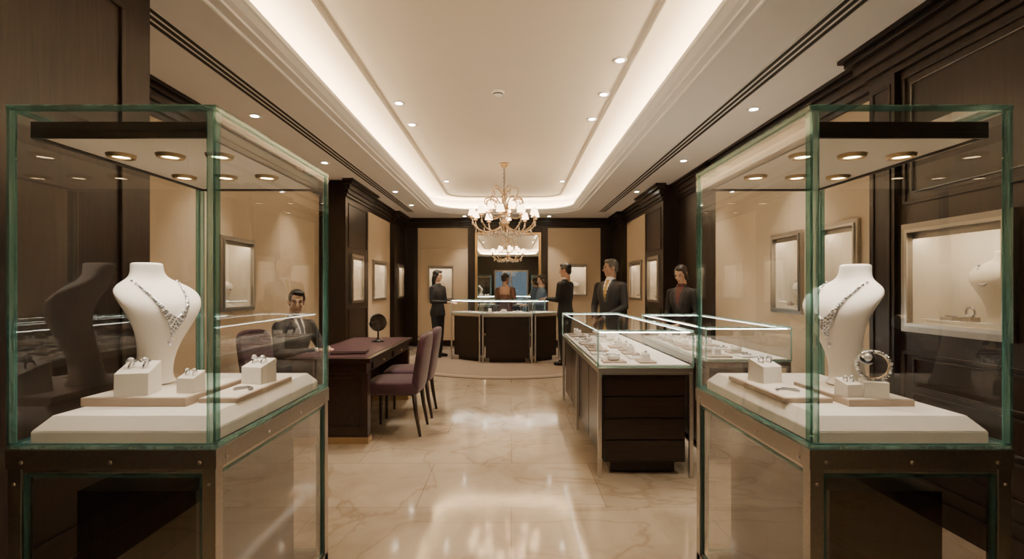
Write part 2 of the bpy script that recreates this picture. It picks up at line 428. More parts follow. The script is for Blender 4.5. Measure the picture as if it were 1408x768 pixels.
# back wall
wb = MB(); Y = 12.0
seg(wb, (-2.6, Y), (-2.22, Y), 0, ZC, WOOD)
seg(wb, (-2.22, Y), (-1.0, Y), 0, 2.79, BEIGE, [(.30, .82, 1.14, 1.86)])
seg(wb, (-1.0, Y), (.84, Y), 0, ZC, WOOD)
seg(wb, (.84, Y), (2.10, Y), 0, 2.79, BEIGE, [(.45, .91, 1.22, 1.90)])
seg(wb, (2.10, Y), (2.5, Y), 0, ZC, WOOD)
seg(wb, (-2.22, Y), (-1.0, Y), 2.79, ZC, WOOD); seg(wb, (.84, Y), (2.1, Y), 2.79, ZC, WOOD)
wb.obj('wall_back')
niche((-1.66, Y), 0, .52, 1.14, 1.86); niche((1.52, Y), 0, .46, 1.22, 1.90)
for zt, zb, pr in ((2.78, 2.84, .03), (2.84, 2.9, .06), (2.9, 2.96, .10), (2.96, 3.0, .14)):
    trim.bb(-2.5, 2.4, Y-pr, Y, zt, zb, WOOD)
trim.bb(-2.5, -.86, Y-.02, Y, 0, .14, WOOD); trim.bb(.7, 2.4, Y-.02, Y, 0, .14, WOOD)
for a, b in ((-1.02, -.86), (.71, .86), (-2.3, -2.2), (2.1, 2.2)): trim.bb(a, b, Y-.05, Y, 0, 2.78, WOOD)
for a in (-2.15, -1.08): trim.bb(a, a+.008, Y-.006, Y, .14, 2.3, TAUPE)
trim.bb(-2.15, -1.07, Y-.006, Y, 2.3, 2.308, TAUPE)
trim.obj('trim_2_wood_mouldings', bevel=.003)
mr = MB()
mr.bb(-.80, .65, Y-.03, Y-.02, .3, 2.62, MIRROR)
for a0, a1, c0, c1 in ((-.85, -.80, .25, 2.67), (.65, .70, .25, 2.67), (-.80, .65, .25, .30), (-.80, .65, 2.62, 2.67)):
    mr.bb(a0, a1, Y-.06, Y-.002, c0, c1, GOLD)
for a0, a1, c0, c1 in ((-.80, -.79, .3, 2.62), (.64, .65, .3, 2.62), (-.80, .65, 2.60, 2.61)):
    mr.bb(a0, a1, Y-.045, Y-.03, c0, c1, BRASS)
mr.obj('wall_mirror', bevel=.004)
# wall behind camera with shop entrance
wf = MB(); seg(wf, (-3.0, -3.0), (3.0, -3.0), 0, ZC, WOOD, [(2.1, 3.9, 0, 2.3)]); wf.obj('wall_front')
d = MB()
for a0, a1, c0, c1 in ((-.9, -.83, 0, 2.3), (.83, .9, 0, 2.3), (-.04, .04, 0.08, 2.22), (-.83, .83, 2.22, 2.3), (-.83, .83, 0, .08)):
    d.bb(a0, a1, -3.04, -2.98, c0, c1, METALD)
d.quad((-.83, -3.01, 0), (.83, -3.01, 0), (.83, -3.01, 2.25), (-.83, -3.01, 2.25), GLASS)
for s_ in (-1, 1): d.cyl((s_*.09, -2.94, .8), (s_*.09, -2.94, 1.5), .014, .014, BRASS, 12)
d.obj('door_1')

# ------------------------------------------------------------------ ceiling fixtures
def downlight(x, y, z, e=45, size=78):
    b = MB()
    b.lathe([(.034, -.001), (.036, -.006), (.058, -.006), (.062, -.001), (.062, 0)], CEIL, n=24)
    b.lathe([(.0355, -.0065), (.0005, -.0065)], E_DOWN, n=20, cap=False)
    o = b.obj('recessed_downlight', (x, y, z))
    spot('downlight_beam', (x, y, z-.02), e, size, .7, (1, .86, .69), (x, y, 0), .04, o)
for y in (5.3, 6.0, 9.2): downlight(-1.17, y, ZU, 125)
for y in (2.4, 4.3, 5.06, 5.8, 9.2): downlight(.92, y, ZU, 125)
downlight(-1.17, 2.4, ZU, 125)
for y in (4.62, 6.5, 8.6): downlight(2.2 if y < 8 else 2.12, y, ZC, 90)
for y in (4.8, 6.6): downlight(-2.42, y, ZC, 90)
for y in (8.6, 10.0): downlight(-1.96, y, ZC, 85)
for x in (-1.06, .86): downlight(x, 11.55, ZC, 75)
sd = MB(); sd.lathe([(.0, -.045), (.03, -.044), (.045, -.03), (.05, -.02), (.06, -.018), (.062, 0)], CEIL, n=24)
sd.lathe([(.046, -.031), (.0505, -.022)], SLOT, n=24, cap=False); sd.obj('smoke_detector', (-.13, 5.0, ZU))

# ------------------------------------------------------------------ chandelier
def bez(P, n=14):
    P = [Vector(p) for p in P]; out = []
    for i in range(n+1):
        t = i/n; q = P[:]
        while len(q) > 1: q = [q[k].lerp(q[k+1], t) for k in range(len(q)-1)]
        out.append(q[0])
    return out
ch = MB()
ch.lathe([(.0, 1.05), (.075, 1.05), (.07, 1.02), (.03, .99), (.012, .97), (.0, .97)], GOLD, n=20)
for k in range(9):
    z = .96-k*.032; a = k*math.pi/2
    ch.tube([(.012*math.cos(t)*math.cos(a), .012*math.cos(t)*math.sin(a), z+.02*math.sin(t)) for t in [2*math.pi*i/10 for i in range(10)]], .004, BLACKM, 5, closed=True)
ch.lathe([(.006, .68), (.02, .67), (.03, .63), (.012, .60), (.012, .56), (.035, .53), (.045, .50), (.02, .46), (.014, .40), (.03, .37), (.06, .33),
          (.055, .29), (.022, .26), (.02, .20), (.05, .16), (.085, .13), (.075, .10), (.04, .06), (.015, .04), (.025, .02), (.012, -.01), (.002, -.03)], CRYSTAL, n=20)
ch.sph((0, 0, .43), .035, CRYSTW); ch.sph((0, 0, .23), .04, CRYSTW); ch.sph((0, 0, -.03), .022, CRYSTW)
def shade(mb, p, s=1.0):
    mb.lathe([(.012*s, -.02*s), (.035*s, -.015*s), (.03*s, 0)], GOLD, p, 12)
    mb.cyl((p[0], p[1], p[2]), (p[0], p[1], p[2]+.04*s), .009*s, .009*s, CRYSTW, 8)
    mb.lathe([(.064*s, .03*s), (.040*s, .128*s)], E_SHADE, p, 16, cap=False)
for k in range(10):
    a = 2*math.pi*(k+.35)/10; ca, sa = math.cos(a), math.sin(a)
    rr = .50
    arm = bez([(0, 0, .14), (.16, 0, -.08), (.42, 0, -.06), (.52, 0, .10), (rr, 0, .20)], 16)
    arm = [(p.x*ca, p.x*sa, p.z) for p in arm]; ch.tube(arm, .011, CRYSTAL, 7)
    shade(ch, (rr*ca, rr*sa, .21))
    sc = bez([(.05, 0, .34), (.18, 0, .62), (.40, 0, .56), (.36, 0, .34), (.20, 0, .36), (.26, 0, .46)], 18)
    ch.tube([(p.x*ca, p.x*sa, p.z) for p in sc], [.013-.0004*i for i in range(19)], CRYSTAL, 6)
    for rr2, zz in ((.12, .02), (.20, -.0), (.27, -.01), (.33, .0), (.44, .03), (.5, .16)):
        ch.sph((rr2*ca, rr2*sa, zz-.045), (.011, .011, .030), CRYSTW, 6, 6)
        ch.sph((rr2*ca, rr2*sa, zz-.008), .008, CRYSTW, 6, 4)
    ch.sph((.27*ca, .27*sa, .40), (.012, .012, .03), CRYSTW, 6, 6)
for k in range(5):
    a = 2*math.pi*(k+.1)/5; ca, sa = math.cos(a), math.sin(a)
    arm = bez([(0, 0, .30), (.12, 0, .16), (.26, 0, .18), (.28, 0, .30)], 12)
    ch.tube([(p.x*ca, p.x*sa, p.z) for p in arm], .009, CRYSTAL, 6); shade(ch, (.28*ca, .28*sa, .31), .9)
    sc = bez([(.02, 0, .56), (.14, 0, .78), (.28, 0, .68), (.19, 0, .54)], 10)
    ch.tube([(p.x*ca, p.x*sa, p.z) for p in sc], .011, CRYSTAL, 6)
cho = ch.obj('chandelier', (-.11, 7.9, 2.25))

# ------------------------------------------------------------------ rug
r = MB(); r.lathe([(0, 0), (2.02, 0), (2.05, .006), (2.02, .012), (0, .012)], RUG, n=72, cap=False)
r.lathe([(1.86, .0125), (1.88, .0145), (1.90, .0125)], TAUPE, n=72, cap=False)
r.obj('round_rug', (-.1, 9.68, 0.001))

# ------------------------------------------------------------------ jewellery
def bust(loc, rz, s=1.0):
    b = MB()
    b.loft([(z*s, a*s, c*s, d*s, e*s) for z, a, c, d, e in BUSTP], LINEN, 40)
    o = b.obj('necklace_display_bust', loc, rz)
    sub = o.modifiers.new('sub', 'SUBSURF'); sub.levels = 1; sub.render_levels = 1
    bv = BVHTree.FromPolygons(b.v, b.f)
    nk = MB()
    def hit(x, z):
        return bv.ray_cast(Vector((x*s, -1, z*s)), Vector((0, 1, 0)))
    for row, (lim, dzr, shr, rad) in enumerate(((1, 0, 1, .0056), (.86, .012, .975, .0058), (.64, .025, .94, .0060), (.42, .040, .9, .0060), (.24, .056, .85, .0056), (.1, .072, .8, .0056))):
        N = 50
        for i in range(N+1):
            t = -1+2*i/N
            if abs(t) > lim: continue
            x = .118*t/(1+.25*t*t); z = .258+.160*(abs(t)**1.55)
            h = hit(x*shr, z-dzr*(1-.45*abs(t)/lim))
            if h[0] is None: continue
            r0 = rad+(.0022*(1-abs(t)) if row == 0 else 0)
            nk.sph(h[0]+h[1]*r0*.5*(1 if h[1].y < 0 else -1), (r0*.9, r0*.9, r0*(1 if row == 0 else 1.25)), DIAM if (i+row) % 3 else DIAMW, 8, 6)
    h = hit(0, .165)
    if h[0]: nk.sph(h[0]+Vector((0, -.004, 0)), (.010, .006, .015), DIAMW, 10, 6)
    nk.obj('diamond_necklace', loc, rz)
def tray(x0, x1, y0, y1, z0, h=.03, m=TAUPE, rz=0):
    b = MB(); w = (x1-x0)/2; d2 = (y1-y0)/2
    b.bb(-w, w, -d2, d2, 0, h, m); b.bb(-w+.008, w-.008, -d2+.008, d2-.008, h, h+.002, CREAM if m is TAUPE else TAUPE)
    b.obj('jewelry_tray', ((x0+x1)/2, (y0+y1)/2, z0), rz, bevel=.004)
def ringblock(x, y, z, s=1.0, rz=0, tall=1.0, two=True):
    b = MB(); w = .042*s; h = .085*s*tall
    b.add([(-w, -w, 0), (w, -w, 0), (w, w, 0), (-w, w, 0), (-w, -w*.95, h*.8), (w, -w*.95, h*.8), (w, w*.9, h*1.12), (-w, w*.9, h*1.12)],
          [(0, 3, 2, 1), (4, 5, 6, 7), (0, 1, 5, 4), (1, 2, 6, 5), (2, 3, 7, 6), (3, 0, 4, 7)], LINEN)
    for dx in ((-.018*s, .018*s) if two else (0,)):
        b.tube([(dx+.003*math.sin(t), -.0+.013*s*math.cos(t), h+.013*s*math.sin(t)) for t in [2*math.pi*i/14 for i in range(14)]], .003*s, DIAM, 6, closed=True)
        b.sph((dx, -.004*s, h+.018*s), (.009*s, .009*s, .007*s), DIAMW, 8, 5)
        b.sph((dx+.011*s, -.002*s, h+.013*s), .0045*s, DIAM, 6, 4); b.sph((dx-.011*s, -.002*s, h+.013*s), .0045*s, DIAM, 6, 4)
    b.obj('ring_display_block', (x, y, z), rz, bevel=.005*s)
def bracelet_stand(x, y, z):
    b = MB(); b.bb(-.036, .036, -.036, .036, 0, .055, LINEN)
    R = .048; 
    for i in range(30):
        a = 2*math.pi*i/30
        for dy in (-.012, -.004, .004, .012):
            b.sph((R*math.cos(a), dy, .055+R+.002+R*math.sin(a)), .0060, DIAM if (i+int(dy*100)) % 3 else DIAMW, 7, 5)
    b.tube([(R*.95*math.cos(2*math.pi*i/24), 0, .057+R+R*.95*math.sin(2*math.pi*i/24)) for i in range(24)], .005, BRASS, 6, closed=True)
    # round set cluster facing front
    b.lathe([(.0005, .006), (.014, .006), (.023, .003), (.025, -.004), (.0005, -.004)], DIAM, n=18, M=Matrix.Translation((-.022, -.018, .055+R+.030)) @ Euler((math.radians(75), 0, 0)).to_matrix().to_4x4())
    b.sph((-.022, -.026, .055+R+.032), (.013, .006, .013), DIAMW, 10, 6)
    b.obj('bracelet_stand', (x, y, z), -22, bevel=.004)
def loose(name, x, y, z, n=16, w=.05, hgt=.02):
    b = MB()
    for i in range(n):
        a = math.pi*(i/(n-1))
        b.sph((w*math.cos(a), hgt*math.sin(a)*1.3+.004*math.sin(5*a), .006), .0056, DIAM, 7, 5)
    b.obj(name, (x, y, z), random.uniform(-20, 20))

# ------------------------------------------------------------------ tall display cases
def bars(mb, hw, hd, z0, z1, t, m):
    mb.bb(-hw, hw, -hd, -hd+t, z0, z1, m); mb.bb(-hw, hw, hd-t, hd, z0, z1, m)
    mb.bb(-hw, -hw+t, -hd+t, hd-t, z0, z1, m); mb.bb(hw-t, hw, -hd+t, hd-t, z0, z1, m)
def case(cx, cy, hw, hd):
    b = MB()
    b.bb(-hw+.03, hw-.03, -hd+.03, hd-.03, 0, .09, METALD)
    for sx in (-1, 1):
        for sy in (-1, 1):
            x = sx*(hw-.02); y = sy*(hd-.02)
            b.bb(x-.02, x+.02, y-.02, y+.02, 0, .845, METALD)
    bars(b, hw, hd, .09, .13, .04, METALD)
    bars(b, hw+.004, hd+.004, .845, .903, .05, METALD)
    bars(b, hw-.004, hd-.004, .832, .845, .04, METAL)
    b.bb(-hw+.03, hw-.03, -hd+.03, hd-.03, .86, .906, METALD)
    for sy in (-1, 1):
        for i in range(3):
            x = -hw+.045+i*(2*hw-.09)/2
            b.cyl((x, sy*(hd+.004), .866), (x, sy*(hd+.008), .866), .006, .005, METAL, 12)
        for z in (.8, .4): 
            for sx in (-1, 1): b.cyl((sx*(hw-.02), sy*hd, z), (sx*(hw-.02), sy*(hd+.004), z), .0055, .0045, METAL, 12)
    for sx in (-1, 1):
        for i in range(4):
            y = -hd+.05+i*(2*hd-.1)/3
            b.cyl((sx*(hw+.004), y, .866), (sx*(hw+.008), y, .866), .006, .005, METAL, 12)
    # lower panes with bevelled edge
    zl0, zl1 = .135, .828
    for sy in (-1, 1):
        y = sy*(hd-.012)
        b.quad((-hw+.045, y, zl0), (hw-.045, y, zl0), (hw-.045, y, zl1), (-hw+.045, y, zl1), GLASSD)
        for a0, a1, c0, c1 in ((-hw+.042, -hw+.052, zl0, zl1), (hw-.052, hw-.042, zl0, zl1), (-hw+.052, hw-.052, zl1-.010, zl1), (-hw+.052, hw-.052, zl0, zl0+.010)):
            b.bb(a0, a1, y-.006, y+.006, c0, c1, TEAL)
    for sx in (-1, 1):
        x = sx*(hw-.012)
        b.quad((x, -hd+.045, zl0), (x, hd-.045, zl0), (x, hd-.045, zl1), (x, -hd+.045, zl1), GLASSD)
        for a0, a1, c0, c1 in ((-hd+.042, -hd+.052, zl0, zl1), (hd-.052, hd-.042, zl0, zl1), (-hd+.052, hd-.052, zl1-.010, zl1), (-hd+.052, hd-.052, zl0, zl0+.010)):
            b.bb(x-.006, x+.006, a0, a1, c0, c1, TEAL)
    b.bb(-hw+.12, hw-.12, -hd+.10, hd-.10, .13, .74, WOOD)
    # upper glass
    z0, z1 = .903, 1.915
    g = .010
    for sy in (-1, 1):
        y = sy*(hd-g/2); b.quad((-hw, y, z0), (hw, y, z0), (hw, y, z1), (-hw, y, z1), GLASS)
    for sx in (-1, 1):
        x = sx*(hw-g/2); b.quad((x, -hd, z0), (x, hd, z0), (x, hd, z1), (x, -hd, z1), GLASS)
    b.quad((-hw, -hd, z1), (hw, -hd, z1), (hw, hd, z1), (-hw, hd, z1), GLASS)
    bars(b, hw+.001, hd+.001, z0, z0+.010, .014, TEALL)
    bars(b, hw+.001, hd+.001, z0+.012, z0+.017, .010, TEAL)
    bars(b, hw+.003, hd+.003, z1-.013, z1, .016, TEAL)
    bars(b, hw+.003, hd+.003, z1, z1+.003, .008, TEALL)
    for sx in (-1, 1):
        for sy in (-1, 1):
            x = sx*hw; y = sy*hd
            def bx(a, c_, d_, e_, m): b.bb(min(x-sx*a, x-sx*c_), max(x-sx*a, x-sx*c_), min(y-sy*d_, y-sy*e_), max(y-sy*d_, y-sy*e_), z0+.018, z1-.014, m)
            bx(-.002, .006, -.002, .022, TEAL); bx(.007, .024, -.002, .005, TEALL)
            bx(.010, .013, .008, .018, TEAL); bx(.024, .0265, -.002, .004, TEAL)
    # canopy
    b.bb(-hw+.035, hw-.035, -hd+.035, hd-.035, 1.850, 1.880, CANOPY)
    bars(b, hw-.035, hd-.035, 1.830, 1.850, .010, CANOPY)
    b.bb(-hw+.048, hw-.048, -hd+.048, hd-.048, 1.838, 1.850, CREAM)
    P = [(x, y) for x in (-.17, 0, .17) for y in (-.20, .14)]
    for x, y in P:
        b.lathe([(.027, 1.838), (.029, 1.826), (.041, 1.826), (.046, 1.838)], BRASS, (x, y, 0), 24, cap=False)
        b.lathe([(.028, 1.832), (.0005, 1.832)], E_CASE, (x, y, 0), 20, cap=False)
    o = b.obj('glass_display_case', (cx, cy, 0), bevel=.0015)
    for x, y in P:
        spot('case_spot', (cx+x, cy+y, 1.820), 7.5, 92, .5, (1, .87, .71), (cx+x*.8, cy+y*.8, .95), .02, o)
    pb = MB()
    a, d2 = hw-.035, hd-.035
    pb.prism([(-a, -d2), (a, -d2), (a, d2), (-a, d2)], .908, .945, LINEN)
    k = .035
    pb.prism([(-a, -d2), (a, -d2), (a, d2), (-a, d2)], .945, .985, LINEN, [(-a+k, -d2+k), (a-k, -d2+k), (a-k, d2-k), (-a+k, d2-k)])
    pb.obj('display_plinth', (cx, cy, 0), bevel=.003)
    return o
LX, RX, CY = -1.178, 1.178, 1.96
case(LX, CY, .307, .46)
case(RX, CY, .297, .46)
PZ = .985
tray(-1.43, -1.08, 1.69, 2.06, PZ, .028)
bust((-1.355, 1.93, PZ+.03), 72, .97)
tray(-1.07, -.935, 1.74, 2.17, PZ, .016)
ringblock(-1.285, 1.755, PZ+.030, 1.22, 12, .92)
ringblock(-1.125, 1.79, PZ+.030, .75, -8, 1)
ringblock(-1.005, 2.03, PZ+.018, 1.08, -14, .9)
loose('diamond_bracelet', -.985, 1.86, PZ+.018, 18, .03, .03)
# right
tray(1.12, 1.34, 1.69, 2.02, PZ, .022)
bust((1.275, 1.93, PZ+.024), -76, .97)
bracelet_stand(1.235, 1.735, PZ+.024)
tray(.935, 1.10, 1.74, 2.19, PZ, .016)
ringblock(1.155, 1.745, PZ+.024, .7, 10, .9); ringblock(1.02, 2.05, PZ+.018, 1.05, 16, .9)
loose('diamond_bracelet', 1.0, 1.84, PZ+.018, 18, .035, .03)

# ------------------------------------------------------------------ glass counters
def inset(poly, d):
    n = len(poly); out = []
    cx = sum(p[0] for p in poly)/n; cy = sum(p[1] for p in poly)/n
    for i in range(n):
        p0 = Vector(poly[i-1]); p = Vector(poly[i]); p1 = Vector(poly[(i+1) % n])
        e0 = (p-p0).normalized(); e1 = (p1-p).normalized()
        n0 = Vector((-e0.y, e0.x)); n1 = Vector((-e1.y, e1.x))
        if (Vector((cx, cy))-p).dot(n0) < 0: n0 = -n0
        if (Vector((cx, cy))-p).dot(n1) < 0: n1 = -n1
        b = (n0+n1); b = b/b.dot(n0); out.append((p.x+b.x*d, p.y+b.y*d))
    return out
def counter(poly, zt=1.065, zb=.80, extra=(), drawers=0, inside=True, bi=.05):
    cx = sum(p[0] for p in poly)/len(poly); cy = sum(p[1] for p in poly)/len(poly)
    P = [(p[0]-cx, p[1]-cy) for p in poly]; n = len(P); b = MB()
    b.prism(inset(P, bi), .10, zb-.05, WOODH); b.prism(inset(P, bi+.06), 0.014, .10, WOOD)
    b.prism(P, zb-.04, zb-.003, METAL); b.prism(inset(P, .012), zb-.055, zb-.04, METALD)
    Q = inset(P, .018); b.prism(Q, zb-.003, zb+.018, LINEN)
    for i in range(n):
        p = Vector(P[i]); q = Vector(P[(i+1) % n]); 
        b.quad((p.x, p.y, zb), (q.x, q.y, zb), (q.x, q.y, zt), (p.x, p.y, zt), GLASS)
        b.cyl((p.x, p.y, zt), (q.x, q.y, zt), .007, .007, TEALL, 4)
        b.cyl((p.x, p.y, zb+.004), (q.x, q.y, zb+.004), .006, .006, TEAL, 4)
        b.cyl((p.x, p.y, zb), (p.x, p.y, zt), .008, .008, TEALL, 4)
        qi = inset(P, .02)
        if (q-p).length > .4:
            a0 = Vector(qi[i]); a1 = Vector(qi[(i+1) % n]); b.cyl((a0.x, a0.y, zt-.012), (a1.x, a1.y, zt-.012), .004, .004, E_LINE, 5)
    b.add([(p[0], p[1], zt) for p in P], [tuple(range(n))], GLASS)
    L = [Vector(p) for p in inset(P, .013)]+[Vector((a-cx, c2-cy)) for a, c2 in extra]
    for p in L: b.bb(p.x-.014, p.x+.014, p.y-.014, p.y+.014, 0.013 if cy > 8 else 0, zb-.04, METAL)
    if drawers:
        q = inset(P, bi); x0, x1 = min(a[0] for a in q), max(a[0] for a in q); y0 = min(a[1] for a in q)
        for i in range(drawers):
            h = (zb-.06-.11)/drawers; z = .11+i*h
            b.bb(x0+.008, x1-.008, y0-.014, y0, z+.006, z+h-.006, WOODH)
        y1 = max(a[1] for a in q)
        nn = 4
        for i in range(nn):
            w = (y1-y0)/nn
            b.bb(x0-.012, x0, y0+i*w+.01, y0+(i+1)*w-.01, .12, zb-.08, WOODH)
    o = b.obj('glass_jewelry_counter', (cx, cy, 0), bevel=.002)
    t = MB(); 
    xs = [p[0] for p in P]; ys = [p[1] for p in P]
    bv2 = inset(P, .09)
    def insidep(x, y):
        s = 0
        for i in range(n):
            a = bv2[i]; c2 = bv2[(i+1) % n]
            k = (c2[0]-a[0])*(y-a[1])-(c2[1]-a[1])*(x-a[0])
            if s == 0: s = 1 if k > 0 else -1
            elif k*s < 0: return False
        return True
    y = min(ys)+.14
    while y < max(ys)-.1:
        x = min(xs)+.14
        while x < max(xs)-.1:
            if insidep(x, y):
                w = random.uniform(.06, .10); dd = random.uniform(.06, .09); k = random.random()
                t.bb(x-w, x+w, y-dd, y+dd, zb+.018, zb+.018+.014, TAUPE if k < .55 else LINEN)
                zz = zb+.032
                if k < .4:
                    t.add([(x-.03, y-.03, zz), (x+.03, y-.03, zz), (x+.03, y+.03, zz), (x-.03, y+.03, zz), (x-.026, y-.02, zz+.05), (x+.026, y-.02, zz+.05), (x+.026, y+.024, zz+.065), (x-.026, y+.024, zz+.065)],
                          [(0, 3, 2, 1), (4, 5, 6, 7), (0, 1, 5, 4), (1, 2, 6, 5), (2, 3, 7, 6), (3, 0, 4, 7)], LINEN)
                    t.sph((x, y, zz+.064), .010, DIAM, 8, 5)
                elif k < .7:
                    t.sell((x, y, zz+.022), (.05, .035, .022), LINEN, .7, 16, 10)
                    for i in range(12): t.sph((x-.045+.0082*i, y-.012+.012*math.sin(i*.5), zz+.043), .0048, DIAM, 6, 4)
                else:
                    for i in range(14):
                        a = 2*math.pi*i/14; t.sph((x+.034*math.cos(a), y+.026*math.sin(a), zz+.005), .0055, DIAM, 6, 4)
                    t.sph((x, y, zz+.012), (.012, .012, .014), DIAM, 8, 5)
            x += random.uniform(.22, .28)
        y += random.uniform(.22, .28)
    t.obj('jewelry_display_set', (cx, cy, 0.001), bevel=.002)
counter([(.63, 3.69), (1.32, 3.69), (1.32, 6.25), (.63, 6.25)], extra=[(.643, 4.95), (1.307, 4.95)], drawers=4, bi=.045)
counter([(1.53, 4.0), (2.2, 4.0), (2.2, 5.95), (1.53, 5.95)], drawers=4)
counter([(-.53, 9.2), (.39, 9.2), (.28, 9.72), (-.42, 9.72)], 1.14, .90)
counter([(-1.16, 9.74), (-.57, 9.25), (-.46, 9.72), (-.86, 10.12)], 1.14, .90)
counter([(.43, 9.25), (.92, 9.66), (.66, 10.05), (.33, 9.70)], 1.14, .90)

# ------------------------------------------------------------------ desk
dk = MB()
X0, X1, Y0, Y1 = -.38, .36, -.97, .97
dk.bb(X0, X1, Y0, Y1, .715, .755, WOODP); dk.bb(X0+.05, X1-.05, Y0+.05, Y1-.05, .755, .759, PURPLEL)
dk.bb(X0+.04, X1-.04, Y0+.04, Y1-.04, .62, .715, WOODP)
for a, b in ((Y0+.04, Y0+.14), (Y1-.14, Y1-.04)):
    dk.bb(X0+.04, X1-.03, a, b, .06, .62, WOODP)
    dk.bb(X0+.03, X1-.02, a-.01, b+.01, 0, .06, BRASS)
dk.bb(-.06, -.02, Y0+.14, Y1-.14, .12, .62, WOODP)
for z0, z1 in ((.14, .58),):
    for a0, a1, c0, c1 in ((X0+.09, X1-.09, z0, z0+.02), (X0+.09, X1-.09, z1-.02, z1), (X0+.09, X0+.11, z0, z1), (X1-.11, X1-.09, z0, z1)):
        dk.bb(a0, a1, Y0+.03, Y0+.04, c0, c1, WOODP)
dk.bb(X1-.04, X1-.028, -.75, -.06, .635, .705, WOODP); dk.bb(X1-.04, X1-.028, .06, .75, .635, .705, WOODP)
for y in (-.4, .4): dk.sph((X1-.02, y, .67), .012, BRASS)
dk.obj('writing_desk', (-1.60, 5.43, 0), bevel=.004)
tm = MB()
tm.lathe([(.0, 0), (.065, 0), (.065, .008), (.02, .02), (.010, .04), (.009, .12), (.0, .125)], BLACKM, n=20)
Mx = Matrix.Translation((0, 0, .20)) @ Euler((math.radians(78), 0, 0)).to_matrix().to_4x4()
tm.lathe([(.0, -.012), (.07, -.012), (.085, -.004), (.088, .008), (.080, .012)], BLACKM, n=28, M=Mx, cap=False)
tm.lathe([(.080, .010), (.0005, .010)], MIRROR, n=28, M=Mx, cap=False)
tm.tube([(.09*math.cos(t), 0, .20+.09*math.sin(t)) for t in [math.pi+math.pi*i/12 for i in range(13)]], .006, BLACKM, 6)
tm.obj('table_mirror', (-1.53, 5.85, .76), 35, scale=1.12)
nb = MB(); nb.bb(-.16, .16, -.12, .12, 0, .012, PURPLEL); nb.bb(-.15, .15, -.11, .11, .012, .022, CREAM); nb.bb(-.16, .16, -.12, .12, .022, .028, PURPLEL)
nb.obj('leather_folder', (-1.53, 4.83, .7605), 8, bevel=.003)

# ------------------------------------------------------------------ chairs
def chair(loc, rz):
    b = MB()
    b.sell((0, -.02, .445), (.255, .255, .065), PURPLE, .32, 36, 14, fn=lambda p: Vector((p.x*(1-.06*(p.y)), p.y, p.z+(.012*(1-(p.x/.25)**2)*(1-(p.y/.26)**2) if p.z > .45 else 0))))
    b.sell((0, 0, .665), (.245, .042, .265), PURPLE, .38, 36, 18,
           fn=lambda p: Vector((p.x*(1-.10*max(0, .60-p.z)), p.y+.215+.15*(p.z-.45)-.40*p.x*p.x, p.z+(.02*(1-(p.x/.245)**2) if p.z > .85 else 0))))
    b.tube([(x, .215-.40*x*x+.15*.46-.040, .915+.02*(1-(x/.245)**2)) for x in [-.22+.44*i/12 for i in range(13)]], .004, PURPLEL, 6)
    for sx in (-1, 1):
        b.tube([(sx*.205, -.215, .42), (sx*.21, -.225, .2), (sx*.212, -.23, 0)], [.024, .019, .013], CHLEG, 10)
        b.tube([(sx*.20, .18, .44), (sx*.205, .205, .22), (sx*.21, .245, 0)], [.024, .020, .014], CHLEG, 10)
    b.bb(-.20, .20, -.215, .20, .375, .40, CHLEG)
    b.obj('purple_upholstered_chair', loc, rz)
chair((-1.09, 4.93, 0), -90); chair((-1.09, 5.58, 0), -88)
chair((-2.40, 5.20, 0), 80)

# ------------------------------------------------------------------ people
def remesh(mb, vox, it=4):
    o = mb.obj('tmp_blob')
    m = o.modifiers.new('r', 'REMESH'); m.mode = 'VOXEL'; m.voxel_size = vox; m.use_smooth_shade = True
    s = o.modifiers.new('s', 'SMOOTH'); s.iterations = it; s.factor = .5
    dg = bpy.context.evaluated_depsgraph_get(); ev = o.evaluated_get(dg)
    me = bpy.data.meshes.new_from_object(ev)
    V = [v.co.copy() for v in me.vertices]; F = [list(p.vertices) for p in me.polygons]
    om = o.data; bpy.data.objects.remove(o); bpy.data.meshes.remove(om); bpy.data.meshes.remove(me)
    return V, F
EYEW = mat('eye_white', (.60, .56, .52), .3); IRIS = mat('eye_iris', (.02, .013, .008), .15)
LIPS = mat('lips', (.40, .14, .11), .5); LIPM = mat('lips_male', (.36, .18, .13), .5)
SHIRT = mat('white_shirt', (.72, .71, .69), .8); LAPEL = mat('suit_lapel', (.028, .028, .034), .6, var=.1)
SHOE = mat('black_shoe', (.012, .010, .010), .25)
